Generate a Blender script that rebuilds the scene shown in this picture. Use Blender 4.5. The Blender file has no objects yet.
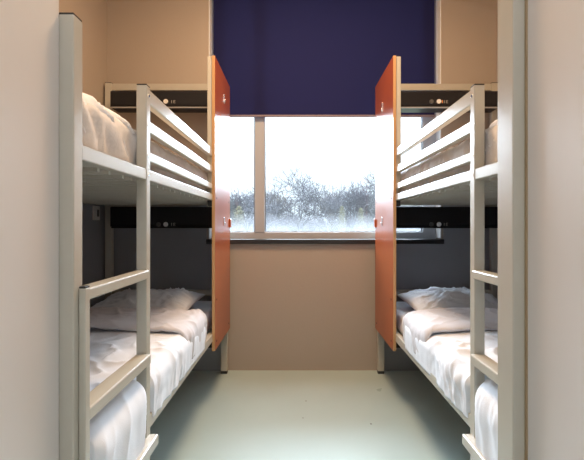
import bpy, bmesh, math, random
from mathutils import Vector, noise, Matrix

scene = bpy.context.scene
COL = scene.collection
PI = math.pi

# ------------------------------------------------------------------ camera
CAM_Z = 1.055
cam_d = bpy.data.cameras.new('camera')
cam = bpy.data.objects.new('camera', cam_d)
COL.objects.link(cam)
cam.location = (0, 0, CAM_Z)
cam.rotation_euler = (PI/2, 0, 0)
cam_d.sensor_width = 36
cam_d.lens = 405/584*36
cam_d.shift_x = -4/584
cam_d.shift_y = -4/584
cam_d.clip_start = 0.02
cam_d.clip_end = 400
scene.camera = cam

# ------------------------------------------------------------------ view and world
scene.view_settings.view_transform = 'Standard'
scene.view_settings.look = 'None'
scene.view_settings.gamma = 1
scene.view_settings.use_curve_mapping = False
scene.view_settings.exposure = 0.3
scene.cycles.max_bounces = 14
scene.cycles.diffuse_bounces = 8
scene.cycles.glossy_bounces = 6
scene.cycles.transparent_max_bounces = 16
scene.cycles.sample_clamp_indirect = 6
scene.cycles.use_denoising = True

world = bpy.data.worlds.new('overcast')
scene.world = world
world.use_nodes = True
wn = world.node_tree.nodes; wl = world.node_tree.links
bg = wn['Background']
# overcast sky: a little over white at the horizon, several times brighter towards the zenith
g_tc = wn.new('ShaderNodeTexCoord'); g_sp = wn.new('ShaderNodeSeparateXYZ'); g_mr = wn.new('ShaderNodeMapRange')
wl.new(g_tc.outputs['Generated'], g_sp.inputs[0]); wl.new(g_sp.outputs['Z'], g_mr.inputs['Value'])
g_mr.inputs['From Min'].default_value = 0.15; g_mr.inputs['From Max'].default_value = 0.8
g_mr.inputs['To Min'].default_value = 1.25; g_mr.inputs['To Max'].default_value = 7.0
wl.new(g_mr.outputs['Result'], bg.inputs['Strength'])
bg.inputs['Color'].default_value = (0.76, 0.89, 1.0, 1)
sun_d = bpy.data.lights.new('veiled_sun', 'SUN'); sun_d.energy = 13.0; sun_d.angle = math.radians(50); sun_d.color = (0.72, 0.87, 1.0)
sun = bpy.data.objects.new('veiled_sun', sun_d); COL.objects.link(sun)
sun.rotation_euler = (math.radians(-62), 0, math.radians(4))

def area(name, loc, rot, sx, sy, power, color, portal=False):
    l = bpy.data.lights.new(name, 'AREA'); l.shape = 'RECTANGLE'
    l.size = sx; l.size_y = sy; l.energy = power; l.color = color
    if portal: l.cycles.is_portal = True
    o = bpy.data.objects.new(name, l); COL.objects.link(o)
    o.location = loc; o.rotation_euler = rot
    return o

# daylight portal in the window opening (sampling help only), room ceiling lamp, cool fill light added out of view over the entry
area('window_daylight', (0.22, 3.16, 1.42), (-PI/2, 0, 0), 1.62, 0.88, 1, (1, 1, 1), portal=True)
area('room_ceiling_lamp', (0.03, 1.8, 2.95), (0, 0, 0), 0.5, 0.5, 42, (1.0, 0.65, 0.37))
area('entry_fill_light', (0.0, -0.45, 2.95), (0, 0, 0), 0.6, 0.9, 13, (0.93, 0.97, 1.0))

# ------------------------------------------------------------------ materials
def mat(name, color, rough=0.5, metal=0.0, spec=0.5, coat=0.0, var=0.0, vscale=8, bump=0.0, bscale=40,
        stretch=(1, 1, 1), sheen=0.0, trans=0.0):
    m = bpy.data.materials.new(name); m.use_nodes = True
    nt = m.node_tree; b = nt.nodes['Principled BSDF']
    b.inputs['Base Color'].default_value = (*color, 1)
    b.inputs['Roughness'].default_value = rough
    b.inputs['Metallic'].default_value = metal
    b.inputs['Specular IOR Level'].default_value = spec
    b.inputs['Coat Weight'].default_value = coat
    b.inputs['Coat Roughness'].default_value = 0.08
    b.inputs['Sheen Weight'].default_value = sheen
    tc = nt.nodes.new('ShaderNodeTexCoord'); mp = nt.nodes.new('ShaderNodeMapping')
    mp.inputs['Scale'].default_value = stretch
    nt.links.new(tc.outputs['Object'], mp.inputs['Vector'])
    if var > 0:
        n = nt.nodes.new('ShaderNodeTexNoise'); n.inputs['Scale'].default_value = vscale
        n.inputs['Detail'].default_value = 5
        nt.links.new(mp.outputs['Vector'], n.inputs['Vector'])
        r = nt.nodes.new('ShaderNodeValToRGB')
        r.color_ramp.elements[0].position = 0.3; r.color_ramp.elements[1].position = 0.7
        r.color_ramp.elements[0].color = (*[c*(1-var) for c in color], 1)
        r.color_ramp.elements[1].color = (*[min(1, c*(1+var)) for c in color], 1)
        nt.links.new(n.outputs['Fac'], r.inputs['Fac'])
        nt.links.new(r.outputs['Color'], b.inputs['Base Color'])
    if bump > 0:
        n2 = nt.nodes.new('ShaderNodeTexNoise'); n2.inputs['Scale'].default_value = bscale
        n2.inputs['Detail'].default_value = 4
        nt.links.new(mp.outputs['Vector'], n2.inputs['Vector'])
        bp = nt.nodes.new('ShaderNodeBump'); bp.inputs['Strength'].default_value = bump
        bp.inputs['Distance'].default_value = 0.004
        nt.links.new(n2.outputs['Fac'], bp.inputs['Height'])
        nt.links.new(bp.outputs['Normal'], b.inputs['Normal'])
    return m

M = {}
M['wall'] = mat('wall_paint', (0.40, 0.340, 0.285), 0.55, bump=0.15, bscale=60)
M['entry'] = mat('entry_laminate', (0.68, 0.66, 0.65), 0.32, bump=0.10, bscale=30, stretch=(1, 1, 0.15), var=0.02, vscale=3)
M['ceiling'] = mat('ceiling_paint', (0.75, 0.72, 0.68), 0.8)
M['dark_wall'] = mat('charcoal_paint', (0.31, 0.325, 0.36), 0.5, var=0.05, vscale=2)
M['steel'] = mat('powder_coated_steel', (0.50, 0.48, 0.42), 0.28, coat=0.3, var=0.015, vscale=30)
M['duvet_light'] = mat('fresh_white_cotton', (0.86, 0.87, 0.90), 0.85, sheen=0.2, bump=0.08, bscale=300)
M['cap'] = mat('black_plastic_cap', (0.02, 0.02, 0.02), 0.4)
M['shelf'] = mat('black_lacquer', (0.012, 0.012, 0.015), 0.45, spec=0.3, var=0.1, vscale=4)
M['orange'] = mat('orange_laminate', (0.39, 0.090, 0.026), 0.3, spec=0.2, coat=0.32, var=0.10, vscale=2.5, stretch=(1, 1, 1))
M['edge'] = mat('beech_edge', (0.52, 0.30, 0.14), 0.45, var=0.1, vscale=6, stretch=(8, 8, 0.6))
M['cotton'] = mat('white_cotton', (0.76, 0.80, 0.88), 0.85, sheen=0.2, bump=0.08, bscale=300)
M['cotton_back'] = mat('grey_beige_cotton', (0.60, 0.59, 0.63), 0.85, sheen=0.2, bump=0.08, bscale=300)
M['pillow'] = mat('pillow_cotton', (0.68, 0.72, 0.80), 0.85, sheen=0.2, bump=0.08, bscale=300)
M['ticking'] = mat('grey_mattress_cover', (0.64, 0.63, 0.64), 0.85, var=0.10, vscale=12, bump=0.3, bscale=60)
M['chrome'] = mat('chrome', (0.8, 0.8, 0.8), 0.2, metal=1.0)
M['white_plastic'] = mat('white_plastic', (0.75, 0.75, 0.74), 0.35)
M['grey_light'] = mat('frosted_strip', (0.30, 0.30, 0.30), 0.4)
M['grey_plastic'] = mat('grey_plastic', (0.10, 0.10, 0.10), 0.4)
M['frame'] = mat('window_frame_paint', (0.42, 0.45, 0.50), 0.35)
M['reveal'] = mat('white_reveal_paint', (0.80, 0.82, 0.84), 0.5)
M['sill'] = mat('dark_sill', (0.020, 0.019, 0.022), 0.35)
M['orange_mark'] = mat('orange_mark', (0.7, 0.28, 0.08), 0.4)
M['soil'] = mat('winter_grass', (0.16, 0.17, 0.11), 0.95, var=0.3, vscale=0.2)
M['bark'] = mat('grey_bark', (0.14, 0.14, 0.165), 0.9, var=0.2, vscale=1)
M['bark_warm'] = mat('brown_bark', (0.16, 0.145, 0.14), 0.9, var=0.2, vscale=1)
M['shrub'] = mat('olive_leaves', (0.19, 0.185, 0.135), 0.9, var=0.3, vscale=1)
M['brush'] = mat('pale_brushwood', (0.20, 0.195, 0.215), 0.9, var=0.3, vscale=0.5)

# floor: polished pale linoleum
def floor_mat():
    m = mat('pale_green_linoleum', (0.45, 0.57, 0.57), 0.22, spec=0.6, coat=0.15, var=0.03, vscale=3)
    nt = m.node_tree; b = nt.nodes['Principled BSDF']
    tc = nt.nodes.new('ShaderNodeTexCoord')
    n = nt.nodes.new('ShaderNodeTexNoise'); n.inputs['Scale'].default_value = 2.5; n.inputs['Detail'].default_value = 3
    nt.links.new(tc.outputs['Object'], n.inputs['Vector'])
    mr = nt.nodes.new('ShaderNodeMapRange'); mr.inputs['To Min'].default_value = 0.24; mr.inputs['To Max'].default_value = 0.36
    nt.links.new(n.outputs['Fac'], mr.inputs['Value']); nt.links.new(mr.outputs['Result'], b.inputs['Roughness'])
    return m
M['floor'] = floor_mat()

def blind_mat():
    m = bpy.data.materials.new('navy_blind_fabric'); m.use_nodes = True
    nt = m.node_tree; nt.nodes.clear()
    out = nt.nodes.new('ShaderNodeOutputMaterial')
    d = nt.nodes.new('ShaderNodeBsdfDiffuse'); d.inputs['Color'].default_value = (0.019, 0.021, 0.078, 1)
    t = nt.nodes.new('ShaderNodeBsdfTranslucent'); t.inputs['Color'].default_value = (0.0008, 0.0008, 0.0025, 1)
    a = nt.nodes.new('ShaderNodeAddShader')
    tc = nt.nodes.new('ShaderNodeTexCoord'); w = nt.nodes.new('ShaderNodeTexNoise')
    w.inputs['Scale'].default_value = 250
    nt.links.new(tc.outputs['Object'], w.inputs['Vector'])
    bp = nt.nodes.new('ShaderNodeBump'); bp.inputs['Strength'].default_value = 0.1; bp.inputs['Distance'].default_value = 0.002
    nt.links.new(w.outputs['Fac'], bp.inputs['Height']); nt.links.new(bp.outputs['Normal'], d.inputs['Normal'])
    nt.links.new(d.outputs[0], a.inputs[0]); nt.links.new(t.outputs[0], a.inputs[1])
    nt.links.new(a.outputs[0], out.inputs['Surface'])
    return m
M['blind'] = blind_mat()

def glass_mat():
    m = bpy.data.materials.new('window_glass'); m.use_nodes = True
    nt = m.node_tree; nt.nodes.clear()
    out = nt.nodes.new('ShaderNodeOutputMaterial')
    tr = nt.nodes.new('ShaderNodeBsdfTransparent'); tr.inputs['Color'].default_value = (0.97, 0.98, 0.98, 1)
    gl = nt.nodes.new('ShaderNodeBsdfGlossy'); gl.inputs['Roughness'].default_value = 0.02
    fr = nt.nodes.new('ShaderNodeFresnel'); fr.inputs['IOR'].default_value = 1.45
    mx = nt.nodes.new('ShaderNodeMixShader')
    nt.links.new(fr.outputs[0], mx.inputs[0]); nt.links.new(tr.outputs[0], mx.inputs[1]); nt.links.new(gl.outputs[0], mx.inputs[2])
    # pale translucent haze mixed into the pane, stronger towards the bottom
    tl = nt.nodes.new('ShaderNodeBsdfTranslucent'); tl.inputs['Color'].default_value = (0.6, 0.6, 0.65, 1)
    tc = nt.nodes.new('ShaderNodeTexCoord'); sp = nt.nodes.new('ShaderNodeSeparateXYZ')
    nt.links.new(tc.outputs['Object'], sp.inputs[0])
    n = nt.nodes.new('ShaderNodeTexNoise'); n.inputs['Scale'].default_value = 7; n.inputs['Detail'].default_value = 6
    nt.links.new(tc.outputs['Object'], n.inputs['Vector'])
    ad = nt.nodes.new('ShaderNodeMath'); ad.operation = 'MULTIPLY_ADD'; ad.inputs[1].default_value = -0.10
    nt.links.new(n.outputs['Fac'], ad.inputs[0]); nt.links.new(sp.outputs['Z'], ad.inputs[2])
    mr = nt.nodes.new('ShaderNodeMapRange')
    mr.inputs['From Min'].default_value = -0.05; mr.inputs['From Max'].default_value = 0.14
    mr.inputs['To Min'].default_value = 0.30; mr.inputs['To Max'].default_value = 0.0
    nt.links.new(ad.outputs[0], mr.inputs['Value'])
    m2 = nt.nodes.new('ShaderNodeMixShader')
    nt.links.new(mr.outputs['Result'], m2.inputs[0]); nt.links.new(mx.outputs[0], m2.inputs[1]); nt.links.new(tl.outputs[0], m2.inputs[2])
    nt.links.new(m2.outputs[0], out.inputs['Surface'])
    return m
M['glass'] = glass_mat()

# ------------------------------------------------------------------ helpers
def wloc(o):
    v = Vector((0, 0, 0))
    while o: v += o.location; o = o.parent
    return v

def obj(name, bm, m, parent=None, smooth=False, origin=None):
    me = bpy.data.meshes.new(name)
    off = wloc(parent) if parent else Vector(origin or (0, 0, 0))
    bmesh.ops.recalc_face_normals(bm, faces=bm.faces[:])
    for v in bm.verts: v.co -= off
    bm.to_mesh(me); bm.free()
    me.materials.append(m)
    if smooth:
        for p in me.polygons: p.use_smooth = True
    o = bpy.data.objects.new(name, me); COL.objects.link(o)
    if parent: o.parent = parent
    else: o.location = off
    return o

def tag(o, label=None, cat=None, group=None, kind=None):
    if label: o['label'] = label
    if cat: o['category'] = cat
    if group: o['group'] = group
    if kind: o['kind'] = kind
    return o

def thing(name, label, cat, loc, group=None):
    o = bpy.data.objects.new(name, None); COL.objects.link(o); o.location = loc
    o.empty_display_size = 0.1
    return tag(o, label, cat, group)

def bx(bm, x0, x1, y0, y1, z0, z1, bev=0.0, seg=2):
    if x0 > x1: x0, x1 = x1, x0
    r = bmesh.ops.create_cube(bm, size=1)
    vs = r['verts']
    for v in vs:
        v.co = Vector((x0+(v.co.x+.5)*(x1-x0), y0+(v.co.y+.5)*(y1-y0), z0+(v.co.z+.5)*(z1-z0)))
    if bev > 0:
        es = list({e for v in vs for e in v.link_edges})
        bmesh.ops.bevel(bm, geom=es, offset=bev, segments=seg, affect='EDGES', profile=0.5)
    return bm

def box(*a, **k): return bx(bmesh.new(), *a, **k)

def cyl(bm, c, r, h, axis='Z', seg=20, r2=None):
    ret = bmesh.ops.create_cone(bm, cap_ends=True, segments=seg, radius1=r, radius2=r if r2 is None else r2, depth=h)
    R = {'Z': Matrix(), 'X': Matrix.Rotation(PI/2, 4, 'Y'), 'Y': Matrix.Rotation(PI/2, 4, 'X')}[axis]
    for v in ret['verts']: v.co = R @ v.co + Vector(c)
    return bm

def struct(name, bm, m, parent=None):
    o = obj(name, bm, m, parent)
    if not parent: o['kind'] = 'structure'
    return o

def softbox(x0, x1, y0, y1, z0, z1, r, step, disp=None):
    """closed rounded box with a fine skin, displaced along its normal by disp(p, n)"""
    if x0 > x1: x0, x1 = x1, x0
    bm = bmesh.new()
    lo = Vector((x0, y0, z0)); hi = Vector((x1, y1, z1)); d = hi-lo
    n = [max(2, int(d[i]/step)) for i in range(3)]
    def face(a, b, c, side):
        grid = []
        for i in range(n[a]+1):
            row = []
            for j in range(n[b]+1):
                p = Vector((0, 0, 0)); p[a] = lo[a]+d[a]*i/n[a]; p[b] = lo[b]+d[b]*j/n[b]; p[c] = hi[c] if side else lo[c]
                row.append(bm.verts.new(p))
            grid.append(row)
        for i in range(n[a]):
            for j in range(n[b]):
                bm.faces.new((grid[i][j], grid[i+1][j], grid[i+1][j+1], grid[i][j+1]))
    for a, b, c in ((0, 1, 2), (1, 2, 0), (0, 2, 1)):
        face(a, b, c, 0); face(a, b, c, 1)
    bmesh.ops.remove_doubles(bm, verts=bm.verts[:], dist=1e-5)
    for v in bm.verts:
        inner = Vector([min(max(v.co[i], lo[i]+r), hi[i]-r) for i in range(3)])
        q = v.co-inner
        nn = q.normalized() if q.length > 1e-9 else Vector((0, 0, 1))
        p = inner+nn*r
        v.co = p + (nn*disp(p, nn) if disp else Vector((0, 0, 0)))
    return bm

def N(x, y, z): return noise.noise(Vector((x, y, z)))
def ridge(x, y, z, k=5): return (1-abs(N(x, y, z)))**k

# ------------------------------------------------------------------ the room
WY = 2.96          # window wall
XL, XR = -1.381, 1.462
CZ = 3.0
struct('floor', box(-1.6, 1.7, -1.75, 3.10, -0.12, 0), M['floor'])
struct('ceiling', box(-1.6, 1.7, -1.75, 3.12, CZ, CZ+0.1), M['ceiling'])
struct('wall_left', box(XL-0.12, XL, 0.70, WY, 0, CZ), M['wall'])
struct('wall_right', box(XR, XR+0.12, 0.70, WY, 0, CZ), M['wall'])
OX0, OX1, OZ0, OZ1 = -0.637, 1.060, 0.965, 2.90
b = bmesh.new()
bx(b, XL-0.12, OX0, WY, WY+0.22, 0, CZ); bx(b, OX1, XR+0.12, WY, WY+0.22, 0, CZ)
bx(b, OX0, OX1, WY, WY+0.22, 0, OZ0-0.04); bx(b, OX0, OX1, WY, WY+0.22, OZ1, CZ)
struct('wall_back', b, M['wall'])
struct('wall_front', box(-0.515, 0.475, -1.75, -1.65, 0, CZ), M['entry'])
struct('wall_entry_left', box(-1.50, -0.513, -1.75, 0.876, 0, CZ), M['entry'])
struct('wall_entry_right', box(0.475, 1.58, -1.75, 0.832, 0, CZ, bev=0.002), M['entry'])
struct('trim_1', box(0.448, 0.474, 0.836, 0.902, 0, CZ, bev=0.003), M['steel'])
o = struct('trim_2', box(0.472, 0.56, 0.83, 0.845, 0, CZ), mat('dark_gap', (0.34, 0.25, 0.15), 0.7))
# white lining of the window reveal
b = bmesh.new()
bx(b, OX0-0.0, OX0+0.006, WY-0.001, WY+0.2, OZ0, OZ1); bx(b, OX1-0.006, OX1, WY-0.001, WY+0.2, OZ0, OZ1)
bx(b, OX0, OX1, WY, WY+0.2, OZ1-0.006, OZ1)
struct('trim_3', b, M['reveal'])
struct('trim_4', box(-0.652, 1.075, 2.932, WY+0.105, OZ0-0.040, OZ0-0.006, bev=0.004), M['sill'])
# charcoal painted wall fields beside the lower bunks
b = bmesh.new(); bx(b, XL, -0.50, WY-0.006, WY, 0, 0.924); bx(b, XL, -0.653, WY-0.006, WY, 0.924, 1.215)
struct('trim_5', b, M['dark_wall'])
b = bmesh.new(); bx(b, 0.60, XR, WY-0.006, WY, 0, 0.924); bx(b, 1.076, XR, WY-0.006, WY, 0.924, 1.215)
struct('trim_6', b, M['dark_wall'])
struct('trim_7', box(XL, XL+0.006, 0.70, WY-0.006, 0, 1.215), M['dark_wall'])
struct('trim_8', box(XR-0.006, XR, 0.70, WY-0.006, 0, 1.215), M['dark_wall'])

# window
FY0, FY1 = WY+0.09, WY+0.15
win = thing('window_1', None, None, (0.2, FY0, OZ0)); win['kind'] = 'structure'
b = bmesh.new()
bx(b, OX0+0.006, OX0+0.09, FY0, FY1, OZ0-0.02, OZ1-0.006, bev=0.006)
bx(b, 0.955, OX1-0.006, FY0, FY1, OZ0-0.02, OZ1-0.006, bev=0.006)
bx(b, OX0+0.006, OX1-0.006, FY0+0.001, FY1-0.001, OZ0-0.02, OZ0+0.046, bev=0.006)
bx(b, OX0+0.006, OX1-0.006, FY0+0.001, FY1-0.001, OZ1-0.08, OZ1-0.006, bev=0.006)
obj('window_frame', b, M['frame'], win)
obj('mullion', box(-0.312, -0.236, FY0-0.004, FY1-0.002, OZ0+0.04, OZ1-0.08, bev=0.006), M['frame'], win)
b = bmesh.new()   # dark rubber seals round the panes
for x0, x1 in ((OX0+0.09, -0.312), (-0.236, 0.955)):
    z0, z1 = OZ0+0.046, OZ1-0.08
    for q in ((x0, x0+0.006, z0, z1), (x1-0.006, x1, z0, z1), (x0, x1, z0, z0+0.005)):
        bx(b, q[0], q[1], FY0+0.02, FY0+0.04, q[2], q[3])
obj('seal', b, M['grey_plastic'], win)
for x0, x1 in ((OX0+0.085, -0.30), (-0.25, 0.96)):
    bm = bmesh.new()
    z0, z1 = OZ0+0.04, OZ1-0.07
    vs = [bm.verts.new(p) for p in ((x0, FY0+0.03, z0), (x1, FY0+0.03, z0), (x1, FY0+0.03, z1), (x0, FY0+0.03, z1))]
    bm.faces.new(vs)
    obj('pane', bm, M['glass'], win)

# roller blind in the reveal
bl = thing('roller_blind', 'navy blue roller blind half lowered over the window', 'blind', (0.2, WY+0.06, 1.88))
BZ = 1.055+110.5*3.02/405
bm = bmesh.new(); nx, nz = 40, 30
x0, x1 = -0.616, 1.034
g = [[bm.verts.new((x0+(x1-x0)*i/nx, WY+0.06+0.002*math.sin(i*0.5)*(1-j/nz), BZ+(OZ1-0.06-BZ)*j/nz)) for j in range(nz+1)] for i in range(nx+1)]
for i in range(nx):
    for j in range(nz): bm.faces.new((g[i][j], g[i+1][j], g[i+1][j+1], g[i][j+1]))
obj('blind_fabric', bm, M['blind'], bl, smooth=True)
obj('bottom_bar', box(x0, x1, WY+0.052, WY+0.068, BZ-0.012, BZ+0.004, bev=0.003), mat('blind_bar', (0.22, 0.17, 0.2), 0.4), bl)
b = bmesh.new(); cyl(b, (0.209, WY+0.06, OZ1-0.045), 0.028, 1.66, 'X', 24)
obj('roller', b, M['grey_plastic'], bl, smooth=True)

# ------------------------------------------------------------------ bunk beds
def bunk(s, a, w, side_word, other):
    X = lambda v: s*v
    root = thing('bunk_bed',
                 f'steel bunk bed with orange panel along the {side_word} wall, {other}',
                 'bunk bed', (s*(a+w)/2, 1.9, 0), 'steel bunk beds on either side of the aisle')
    S = M['steel']
    def part(name, x0, x1, y0, y1, z0, z1, m=S, bev=0.003, parent=root):
        return obj(name, box(X(x0), X(x1), y0, y1, z0, z1, bev=bev), m, parent)
    def capped(name, x0, x1, y0, y1, z1, z0=0.02):
        p = part(name, x0, x1, y0, y1, z0, z1)
        part('end_cap', x0+0.001, x1-0.001, y0+0.001, y1-0.001, z1-0.001, z1+0.004, M['cap'], 0.001, p)
        if z0 < 0.03: part('foot', x0+0.001, x1-0.001, y0+0.001, y1-0.001, 0, z0+0.001, M['cap'], 0.002, p)
        return p
    # posts
    capped('post', a, a+0.034, 0.878, 0.916, 1.515)
    capped('post', a, a+0.034, 1.307, 1.341, 1.511)
    capped('post', w-0.05, w-0.016, 0.878, 0.916, 1.515)
    capped('post', w-0.066, w-0.018, 2.886, 2.926, 2.075)
    capped('post', a+0.008, a+0.055, 2.886, 2.926, 2.075)
    # lower post hooked behind the foot post that carries the ladder rungs
    capped('ladder_stringer', a-0.016, a-0.0005, 0.896, 0.918, 0.917)
    # rails
    part('side_rail', a+0.002, a+0.030, 0.916, 2.884, 1.204, 1.240)
    part('side_rail', w-0.050, w-0.020, 0.916, 2.886, 1.204, 1.240)
    part('side_rail', a+0.002, a+0.030, 0.916, 2.884, 0.384, 0.428)
    part('side_rail', w-0.050, w-0.020, 0.916, 2.886, 0.384, 0.428)
    for z0, z1 in ((1.269, 1.301), (1.364, 1.404), (1.458, 1.506)):
        part('guard_rail', a+0.003, a+0.030, 1.341, 2.352, z0, z1, bev=0.004)
        part('guard_rail', w-0.046, w-0.022, 0.916, 2.886, z0, z1, bev=0.004)
    for z0, z1 in ((2.024, 2.072), (0.555, 0.597), (0.462, 0.504), (1.204, 1.240), (0.384, 0.428)):
        part('head_bar', a+0.055, w-0.066, 2.892, 2.922, z0, z1)
    for z0, z1 in ((1.204, 1.240), (0.384, 0.428), (1.458, 1.506), (0.58, 0.62)):
        part('foot_bar', a+0.034, w-0.05, 0.882, 0.912, z0, z1)
    # slats: folded steel strips under both mattresses
    for zz in (1.196, 0.394):
        y = 0.955
        while y < 2.74:
            b = bmesh.new()
            bx(b, X(a+0.030), X(w-0.050), y, y+0.100, zz+0.010, zz+0.018)
            bx(b, X(a+0.030), X(w-0.050), y, y+0.012, zz, zz+0.012)
            bx(b, X(a+0.030), X(w-0.050), y+0.088, y+0.100, zz, zz+0.012)
            obj('slat', b, S, root)
            y += 0.150
    # ladder
    part('ladder_rung', a-0.008, a+0.032, 0.917, 1.309, 0.885, 0.913, bev=0.004)
    part('ladder_rung', a-0.014, a+0.034, 0.917, 1.309, 0.611, 0.642, bev=0.004)
    part('ladder_rung', a-0.030, a+0.034, 0.920, 1.336, 0.337, 0.371, bev=0.005)
    # bolt covers on the rungs and posts
    for z in (1.285, 1.222, 1.385, 1.48):
        b = bmesh.new(); cyl(b, (X(a-0.0005), 1.324, z), 0.005, 0.004, 'X', 12); obj('bolt', b, M['chrome'], root)
    # orange panel at the head end
    pa = a-0.012
    PY0, PY1, PZ0, PZ1 = 2.352, 2.884, 0.328, 2.045
    pan = part('side_panel', pa, pa+0.018, PY0, PY1, PZ0, PZ1, M['orange'], 0.002)
    tag(pan, 'orange laminate side panel')
    part('edge_band', pa+0.0005, pa+0.0175, PY0-0.003, PY0+0.001, PZ0+0.001, PZ1-0.001, M['edge'], 0.0005, pan)
    part('spacer_block', pa-0.010, pa+0.012, PY1-0.035, PY1+0.004, 1.045, 1.105, M['orange'], 0.002, pan)
    for z in (1.085, 1.885 if s < 0 else 1.83):
        b = bmesh.new()
        bx(b, X(pa-0.004), X(pa+0.001), 2.636, 2.650, z-0.028, z+0.028, bev=0.0018)
        bx(b, X(pa-0.009), X(pa-0.001), 2.639, 2.647, z-0.02, z-0.006, bev=0.002)
        obj('coat_hook', b, M['chrome'], pan)
    for y, z in ((2.40, 0.375), (2.83, 0.375), (2.40, 1.22), (2.83, 1.22), (2.40, 0.62)):
        b = bmesh.new(); cyl(b, (X(pa-0.0005), y, z), 0.006, 0.003, 'X', 12); obj('bolt', b, M['cap'], pan)
    # upright behind the panel that ends the guard rails
    part('panel_post', pa+0.019, pa+0.046, PY0+0.001, PY0+0.032, 1.204, PZ1-0.004)
    part('panel_bracket', pa+0.019, pa+0.045, PY0+0.005, PY0+0.06, 0.345, 0.384, M['cap'])
    part('panel_bracket', pa+0.019, pa+0.045, PY0+0.005, PY0+0.06, 1.17, 1.204, M['cap'])
    return root

LA, LW = 0.482, 1.381
RA, RW = 0.576, 1.462
bunk(-1, LA, LW, 'left', 'near the wall switch')
bunk(1, RA, RW, 'right', 'window showing behind its head')

# mattresses, duvets, pillows
def wr_cover(seed):
    def f(p, n):
        y = p.y; side = 1-abs(n.z)
        v = 0.006*N(p.x*6, y*9, seed)+0.011*N(p.x*14, y*30+3*N(p.x*3, y*3, p.z*8), p.z*8+seed)*(0.4+side)
        v += 0.004*ridge(p.x*5+seed, y*20+2*p.z*20, seed, 6)-0.004
        return v
    return f
def mattress(s, a, w, z0, z1, label, m):
    o = obj('mattress', softbox(s*(a+0.036), s*(w-0.055), 0.93, 2.875, z0, z1, 0.03, 0.018, wr_cover(s*3.1+z0)), m, None, True,
            origin=(s*(a+w)/2, 1.9, z0))
    return tag(o, label, 'mattress', 'mattresses on the bunks')

def folds(seed, amp=1.0, fx=1.0):
    def f(p, n):
        x, y, z = p
        q = N(x*2.2, y*2.2, seed)*1.2
        top = max(0.0, n.z)
        v = 0.009*N(x*3.5, y*3.5, seed+5)
        v += top*(0.018*ridge(x*5*fx+q*2, y*4-q, seed, 9)+0.011*ridge(x*9-q*2, y*9+q*3, seed+2, 8)-0.008)
        sd = 1-top
        v += sd*(0.010*N(x*3, y*16+z*4*q+q*3, z*4+seed)+0.008*ridge(z*4+q, y*16+q*5-z*6, seed, 6)-0.004)
        v += 0.0025*N(x*28, y*28, z*28+seed)
        return v*amp
    return f

def lower_duvet(s, a, w, label, seed):
    """soft sheet over the lower mattress: cross-section swept from foot to fold"""
    y0, y1 = 0.945, 1.86
    def prof(u, y, lift=0.0):
        # u 0..1 from wall side over the top to the aisle side and down
        xw, xa = w-0.07, a-0.006
        zt = 0.572+lift
        r = 0.062
        L1 = 0.06; L2 = (xw-xa-r-0.02); L3 = r*PI/2; L4 = 0.100
        t = u*(L1+L2+L3+L4)
        if t < L1: return xw, zt-0.03+0.03*t/L1*1.0 if t < L1 else zt, Vector((1, 0, 0.6))
        t -= L1
        if t < L2:
            k = t/L2
            return xw-0.02-t, zt+0.012*math.sin(k*PI), Vector((0, 0, 1))
        t -= L2
        if t < L3:
            an = t/r
            return xa+r-r*math.sin(an), zt-r+r*math.cos(an), Vector((-math.sin(an), 0, math.cos(an)))
        t -= L3
        return xa+0.004*t/L4, zt-r-t, Vector((-1, 0, 0.0))
    def sheet(ya, yb, nu, nv, lift, f, th, name, m, parent=None, roundend=0.0, drop=0.0):
        bm = bmesh.new(); g = []
        for j in range(nv+1):
            y = ya+(yb-ya)*j/nv; row = []
            for i in range(nu+1):
                u = i/nu
                e = min(1.0, (y-ya)/0.05) if roundend else 1.0
                e2 = min(1.0, (yb-y)/0.04)
                x, z, n = prof(u, y, lift)
                n.normalize()
                d = f(Vector((s*x, y, z)), n)
                if lift == 0: d *= 1-0.8*max(0, min(1, (y-1.68)/0.1))
                # keep clear of the ladder
                win_ = max(0.0, min(1.0, (y-0.95)/0.05, (1.30-y)/0.05)); win_ = win_*win_*(3-2*win_)
                if n.x < -0.3:
                    d = d*(0.5+0.5*(y > 1.4))+0.014*win_*min(1, -n.x)
                    if abs(y-1.324) < 0.040 or y < 0.96: d = min(d, -0.044)
                d -= 0.02*(1-math.sqrt(max(0, 1-(1-e)**2)))+0.018*(1-math.sqrt(max(0, 1-(1-e2)**2)))
                x2 = x+n.x*d; z2 = z+n.z*d-0.055*(win_ if y < 1.35 else 0)*max(0, u-0.84)/0.16 - (drop*max(0, u-0.85)/0.15*(0.5+N(y*3, seed, 1)) if drop else 0)
                yy = y+0.012*N(x*4, seed, 3)
                row.append(bm.verts.new((s*x2, yy, z2)))
            g.append(row)
        for j in range(nv):
            for i in range(nu): bm.faces.new((g[j][i], g[j][i+1], g[j+1][i+1], g[j+1][i]))
        bmesh.ops.recalc_face_normals(bm, faces=bm.faces[:])
        o = obj(name, bm, m, parent, True, origin=(s*(a+w)/2, 1.6, 0.53))
        o.data.update()
        # orient normals upward so the solid grows inwards
        up = sum(p.normal.z for p in o.data.polygons)
        if up < 0: o.data.flip_normals()
        md = o.modifiers.new('thickness', 'SOLIDIFY'); md.thickness = th; md.offset = -1
        return o
    o = sheet(y0, 2.16, 150, 220, 0, folds(seed), 0.022, 'duvet', M['cotton'], roundend=1)
    tag(o, label, 'duvet', 'white duvets on the lower beds')
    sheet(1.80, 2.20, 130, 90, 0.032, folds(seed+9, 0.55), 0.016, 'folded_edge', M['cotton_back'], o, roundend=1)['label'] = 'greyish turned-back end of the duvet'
    return o

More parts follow.
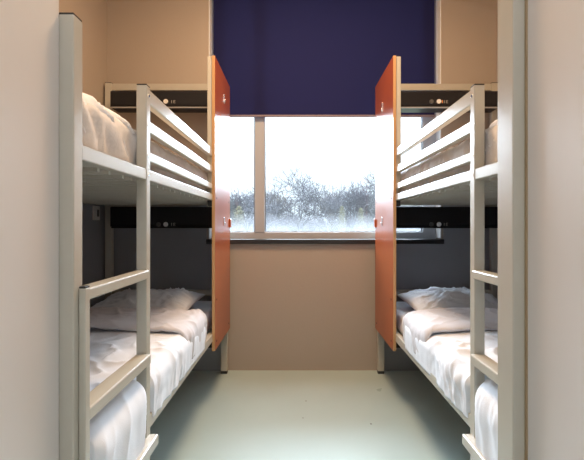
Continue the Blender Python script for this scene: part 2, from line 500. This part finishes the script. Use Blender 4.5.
def pillow(cx, cy, cz, lx, ly, h, tilt, yaw, seed, label, m):
    bm = bmesh.new(); n = 46; top = []; bot = []
    R = Matrix.Rotation(yaw, 4, 'Z') @ Matrix.Rotation(tilt, 4, 'X')
    for i in range(n+1):
        rt = []; rb = []
        for j in range(n+1):
            u = -1+2*i/n; v = -1+2*j/n
            # corners stay out, sides are pulled in
            x = u*lx/2*(1-0.07*(1-v*v)*abs(u)); y = v*ly/2*(1-0.07*(1-u*u)*abs(v))
            prof = (max(0, 1-abs(u)**2.6)**0.62)*(max(0, 1-abs(v)**2.4)**0.62)
            q = N(u*1.5, v*1.5, seed)
            edge = min(1, 3*(1-max(abs(u), abs(v))))
            wr = (0.020*ridge(u*2.2+q*2, v*2.5-q, seed, 9)+0.012*ridge(u*5+q*3, v*4, seed+4, 8)+0.018*q-0.014)*edge
            # creases radiating from the corners
            ang = math.atan2(abs(v)-1.0, abs(u)-1.0)
            wr += 0.010*math.sin(ang*11+seed)*max(0, 1-math.hypot(abs(v)-1, abs(u)-1)/0.9)*edge
            zt = h*0.62*prof+wr+0.004; zb = -h*0.38*prof-0.004
            if i in (0, n) or j in (0, n):
                p = bm.verts.new(R @ Vector((x, y, 0.006*N(u*4, v*4, seed))))
                rt.append(p); rb.append(p)
            else:
                rt.append(bm.verts.new(R @ Vector((x, y, zt)))); rb.append(bm.verts.new(R @ Vector((x, y, zb))))
        top.append(rt); bot.append(rb)
    for i in range(n):
        for j in range(n):
            bm.faces.new((top[i][j], top[i+1][j], top[i+1][j+1], top[i][j+1]))
            bm.faces.new((bot[i][j], bot[i][j+1], bot[i+1][j+1], bot[i+1][j]))
    for v in bm.verts: v.co += Vector((cx, cy, cz))
    o = obj('pillow', bm, m, None, True, origin=(cx, cy, cz))
    return tag(o, label, 'pillow', 'pillows on the lower beds')

def folded_duvet(s, a, w, label, seed):
    base = folds(seed, 0.7)
    def f(p, n):
        sd = 1-max(0, n.z)
        q = N(p.x*2, p.y*2, seed)
        return base(p, n)*(0.8-0.5*max(0, n.z)) + sd*(0.030*ridge(p.y*9+p.z*9+q*2, p.z*2.0+q, seed+3, 6)-0.012)
    o = obj('folded_duvet', softbox(s*(a+0.052), s*(w-0.08), 0.94, 1.385, 1.246, 1.412, 0.050, 0.011, f), M['duvet_light'], None, True,
            origin=(s*(a+w)/2, 1.16, 1.25))
    return tag(o, label, 'duvet', 'folded duvets on the upper bunks')

for s, a, w, side in ((-1, LA, LW, 'left'), (1, RA, RW, 'right')):
    mattress(s, a, w, 0.414, 0.528, f'white covered mattress of the lower {side} bunk', M['cotton'])
    # the upper mattress ends where the folded duvet is tucked in at its foot end
    u = obj('mattress', softbox(s*(a+0.038), s*(w-0.055), 0.93, 2.875, 1.217, 1.385, 0.045, 0.014, wr_cover(s*2.3)), M['ticking'], None, True,
            origin=(s*(a+w)/2, 1.9, 1.217))
    tag(u, f'wrinkled grey covered mattress behind the guard rails of the upper {side} bunk', 'mattress', 'mattresses on the bunks')
lower_duvet(-1, LA, LW, 'white duvet turned back at the pillow on the lower left bunk', 2.7)
lower_duvet(1, RA, RW, 'white duvet turned back at the pillow on the lower right bunk', 8.3)
folded_duvet(-1, LA, LW, 'puffy white duvet heaped at the foot of the upper left bunk', 1.3)
folded_duvet(1, RA, RW, 'puffy white duvet mostly hidden at the foot of the upper right bunk', 5.9)
pillow(-0.905, 2.47, 0.580, 0.60, 0.44, 0.125, 0.09, -0.04, 1.7, 'rumpled white pillow lying on the lower left bunk', M['pillow'])
pillow(0.965, 2.48, 0.580, 0.59, 0.44, 0.125, 0.09, 0.05, 6.1, 'plump bluish white pillow lying on the lower right bunk', M['pillow'])

# ------------------------------------------------------------------ black head shelves with reading lights
def shelf(s, xa, xb, z0, z1, label, upper):
    yF, yB = 2.755, 2.884
    r = thing('bedside_shelf', label, 'shelf', (s*(xa+xb)/2, yB, z0), 'black head shelves of the bunks')
    bm = bmesh.new()
    # open trough: profile in y,z swept along x, rounded lower front corner
    pr = [(yB, z1)]
    pr += [(yB, z0)]
    for k in range(7):
        an = -PI/2-k*PI/12
        pr.append((yF+0.03+0.03*math.cos(an), z0+0.03+0.03*math.sin(an)))
    pr += [(yF, z1-0.01), (yF+0.006, z1), (yF+0.014, z1), (yF+0.014, z0+0.03), (yB-0.012, z0+0.03), (yB-0.012, z1)]
    L = [[bm.verts.new((s*x, y, z)) for y, z in pr] for x in (xa, xb)]
    n = len(pr)
    for i in range(n): bm.faces.new((L[0][i], L[0][(i+1) % n], L[1][(i+1) % n], L[1][i]))
    bm.faces.new(L[0]); bm.faces.new(L[1][::-1])
    obj('housing', bm, M['shelf'], r)
    for x in (xa, xb):
        obj('end_plate', box(s*(x-0.004), s*(x+0.004), yF+0.004, yB, z0+0.006, z1-0.002, bev=0.002), M['shelf'], r)
    obj('light_strip', box(s*(xa+0.005), s*(xb-0.005), yF-0.0025, yF+0.012, z0-0.004, z0+0.004, bev=0.001), M['grey_light'] if upper else M['shelf'], r)
    # reading light, switch and little marks
    c = 0.884 if s < 0 else 0.970
    def disc(dx, dz, rad, m, name, d=0.008):
        b = bmesh.new(); cyl(b, (c+dx if s > 0 else -c+dx, yF-d/2+0.001, dz), rad, d, 'Y', 24)
        return obj(name, b, m, r, False)
    zc = 1.055+(226-101.5)*2.75/405 if upper else 1.066
    disc(0.0, zc, 0.017, M['chrome'], 'lamp_ring', 0.008)
    disc(0.0, zc, 0.014, M['white_plastic'], 'reading_lamp', 0.012)
    disc(-0.05, zc, 0.014, M['grey_plastic'], 'switch', 0.010)
    sx = (c if s > 0 else -c)+0.036
    b = bmesh.new()
    yy0, yy1 = yF-0.0015, yF+0.001
    m = M['white_plastic']
    def mk(x, z, wx, wz): bx(b, sx+x, sx+x+wx, yy0, yy1, zc+z, zc+z+wz)
    mk(0.000, -0.010, 0.004, 0.020)                       # I
    mk(0.014, -0.010, 0.004, 0.020); mk(0.014, -0.010, 0.014, 0.003); mk(0.014, -0.0015, 0.012, 0.003); mk(0.014, 0.007, 0.014, 0.003)   # E
    obj('marking', b, mat('pale_marking', (0.32, 0.30, 0.28), 0.5), r)
    if s > 0 and upper:
        b = bmesh.new(); bx(b, sx-0.014, sx-0.008, yy0, yy1, zc-0.010, zc+0.010)
        obj('indicator', b, M['orange_mark'], r)
    return r
for s, xa, xb, side in ((-1, 0.545, 1.262, 'left'), (1, 0.640, 1.385, 'right')):
    shelf(s, xa, xb, 1.862, 1.975, f'black head shelf with reading lamp high above the upper {side} bunk', True)
    shelf(s, xa, xb, 1.044, 1.186, f'black head shelf under the upper bunk on the {side}, over the lower pillow', False)

# socket with switch on the left wall
sw = thing('wall_switch', 'white wall switch on the charcoal wall beside the lower left bunk', 'switch', (XL+0.006, 2.78, 1.144))
obj('plate', box(XL+0.006, XL+0.014, 2.735, 2.825, 1.095, 1.193, bev=0.003), M['white_plastic'], sw)
obj('rocker', box(XL+0.014, XL+0.020, 2.782, 2.803, 1.120, 1.168, bev=0.002), M['grey_plastic'], sw)

# small specks on the floor
b = bmesh.new()
for px, py, rr in ((306, 401, 0.004), (303, 418, 0.003), (371, 424, 0.005)):
    d = CAM_Z*405/(py-226); cyl(b, ((px-296)*d/405, d, 0.0006), rr, 0.001, 'Z', 10)
tag(obj('floor_specks', b, M['grey_plastic'], None), 'few tiny dark specks on the pale floor of the aisle', 'dirt', kind='stuff')

# ------------------------------------------------------------------ outdoors
GZ = -2.6
struct('ground', box(-120, 120, 8, 220, GZ-0.5, GZ), M['soil'])

def tree_mesh(seed, spread, upright, minr, levels=7):
    rnd = random.Random(seed)
    tr = bmesh.new(); br = bmesh.new()
    def seg(bm, p, q, r1, r2):
        d = (q-p).normalized(); u = d.orthogonal().normalized(); v = d.cross(u)
        k = 6 if r1 > 0.08 else 3
        A = [bm.verts.new(p+(u*math.cos(t)+v*math.sin(t))*r1) for t in (2*PI*i/k for i in range(k))]
        B = [bm.verts.new(q+(u*math.cos(t)+v*math.sin(t))*r2) for t in (2*PI*i/k for i in range(k))]
        for i in range(k): bm.faces.new((A[i], A[(i+1) % k], B[(i+1) % k], B[i]))
    def grow(p, d, L, r, lev):
        bm = tr if lev == 0 else br
        n = 3 if lev < 4 else 2
        for i in range(n):
            j = 0.10 if lev == 0 else 0.22
            d = (d+Vector((rnd.uniform(-j, j), rnd.uniform(-j, j), rnd.uniform(-j*.6, j*.6)+upright*(lev > 0)))).normalized()
            q = p+d*L/n; r2 = max(r*0.88, minr)
            seg(bm, p, q, r, r2); p = q; r = r2
            if 0 < lev < levels-1 and rnd.random() < 0.6:
                o = d.orthogonal().normalized(); o.rotate(Matrix.Rotation(rnd.uniform(0, 2*PI), 3, d))
                grow(p, (d+o*rnd.uniform(.6, 1.2)).normalized(), L*0.55, max(r*0.5, minr), lev+2)
        if lev < levels:
            m = 6 if lev == 0 else 2 if lev > 3 else rnd.choice((2, 3))
            a0 = rnd.uniform(0, 2*PI)
            for i in range(m):
                o = d.orthogonal().normalized(); o.rotate(Matrix.Rotation(a0+2*PI*i/m+rnd.uniform(-.4, .4), 3, d))
                w = rnd.uniform(.5, 1.3) if lev == 0 else rnd.uniform(.35, .8)
                grow(p, (d+o*w*spread).normalized(), L*rnd.uniform(.70, .86), max(r*0.62, minr), lev+1)
    grow(Vector((0, 0, 0)), Vector((0, 0, 1)), 3.0, 0.30, 0)
    zs = sorted(v.co.z for v in br.verts); k = 10/zs[int(len(zs)*0.93)]
    for bm in (tr, br):
        for v in bm.verts: v.co *= k
    return tr, br

def to_mesh(bm, name, m):
    me = bpy.data.meshes.new(name); bm.to_mesh(me); bm.free(); me.materials.append(m); return me
protos = []
for sd, sp, up, mr_, m in ((3, 1.25, 0.02, 0.030, 'bark'), (11, 0.95, 0.05, 0.030, 'bark'), (23, 0.75, 0.12, 0.028, 'bark_warm')):
    t_, b_ = tree_mesh(sd, sp, up, mr_)
    protos.append((to_mesh(t_, 'trunk', M[m]), to_mesh(b_, 'branches', M[m])))

def place_tree(px, toppx, dist, kind, rz, wide, label):
    x = (px-296)*dist/405; top = CAM_Z+(226-toppx)*dist/405
    h = top-GZ
    r = thing('bare_tree', label, 'tree', (x, dist, GZ), 'bare winter trees outside the window')
    r.rotation_euler = (0, 0, rz); r.scale = (h/10*wide, h/10*wide, h/10)
    for me, nm in zip(protos[kind], ('trunk', 'branches')):
        o = bpy.data.objects.new(nm, me); COL.objects.link(o); o.parent = r
    return r
T = [
 (299, 187, 60, 0, 0.3, 1.0, 'largest bare tree with a wide domed crown in the middle of the window'),
 (352, 193, 76, 1, 1.0, 0.9, 'bare tree just right of the big domed tree'),
 (383, 186, 62, 0, 2.2, 0.8, 'tall bare tree rising beside the right orange panel'),
 (247, 197, 72, 1, 2.9, 0.8, 'bare tree showing around the window mullion'),
 (226, 204, 84, 2, 0.8, 1.0, 'low bare tree beside the left orange panel'),
 (332, 198, 96, 2, 1.7, 1.0, 'slender bare tree between the domed tree and its right neighbour'),
 (270, 196, 92, 2, 4.0, 1.1, 'slender bare tree half hidden by the left side of the domed tree'),
 (368, 200, 114, 2, 5.0, 1.0, 'far slender tree low between the two right-hand trees'),
 (418, 192, 86, 1, 3.9, 0.7, 'bare tree glimpsed between the guard rails of the upper right bunk'),
]
for t in T: place_tree(*t)

def shrub(px, toppx, dist, wpx, seed, m, label):
    rnd = random.Random(seed)
    x = (px-296)*dist/405; top = CAM_Z+(226-toppx)*dist/405; h = top-GZ; w = wpx*dist/405
    bm = bmesh.new()
    for i in range(1500):
        t = rnd.random()**0.8; zz = t*h
        rr = w/2*math.sqrt(max(0.04, 1-(t-0.3)**2/0.5))*math.sqrt(rnd.random())*(0.6+0.9*rnd.random())
        an = rnd.uniform(0, 2*PI)
        c = Vector((rr*math.cos(an), rr*math.sin(an), zz)); sz = rnd.uniform(.05, .14)
        u = Vector((rnd.uniform(-1, 1), rnd.uniform(-1, 1), rnd.uniform(-1, 1))).normalized(); v = u.orthogonal().normalized()
        P = Vector((x, dist, GZ))
        bm.faces.new([bm.verts.new(P+c+u*sz), bm.verts.new(P+c+v*sz*.6), bm.verts.new(P+c-u*sz)])
    o = obj('shrub', bm, M[m], None, origin=(x, dist, GZ))
    return tag(o, label, 'shrub', 'olive evergreen shrubs outside')
shrub(239, 206, 52, 15, 1, 'shrub', 'olive green bush low in the left pane of the window')
shrub(342, 206, 54, 9, 2, 'shrub', 'narrow olive green bush low in the window, right of the domed tree')
shrub(361, 208, 55, 9, 3, 'shrub', 'olive green bush low in the window beside the right orange panel')

# brushwood along the horizon: nobody could count it
rnd = random.Random(5); bm = bmesh.new()
for i in range(7000):
    dist = rnd.uniform(126, 140); px = rnd.uniform(170, 470)
    x = (px-296)*dist/405
    top = CAM_Z+(226-(212+9*N(px*0.05, 1, 2)+abs(rnd.gauss(0, 6))))*dist/405
    r = rnd.uniform(.03, .07); z0 = GZ
    for k in range(2):
        dx = rnd.uniform(-.8, .8)
        a_ = Vector((x, dist, z0)); b_ = Vector((x+dx, dist+rnd.uniform(-.3, .3), top))
        vs = [bm.verts.new(a_+Vector((r, 0, 0))), bm.verts.new(a_+Vector((-r*.5, r, 0))), bm.verts.new(a_+Vector((-r*.5, -r, 0)))]
        t = bm.verts.new(b_)
        for q in range(3): bm.faces.new((vs[q], vs[(q+1) % 3], t))
tag(obj('brushwood', bm, M['brush'], None), 'hazy belt of grey brushwood along the horizon behind the bare trees', 'undergrowth', kind='stuff')
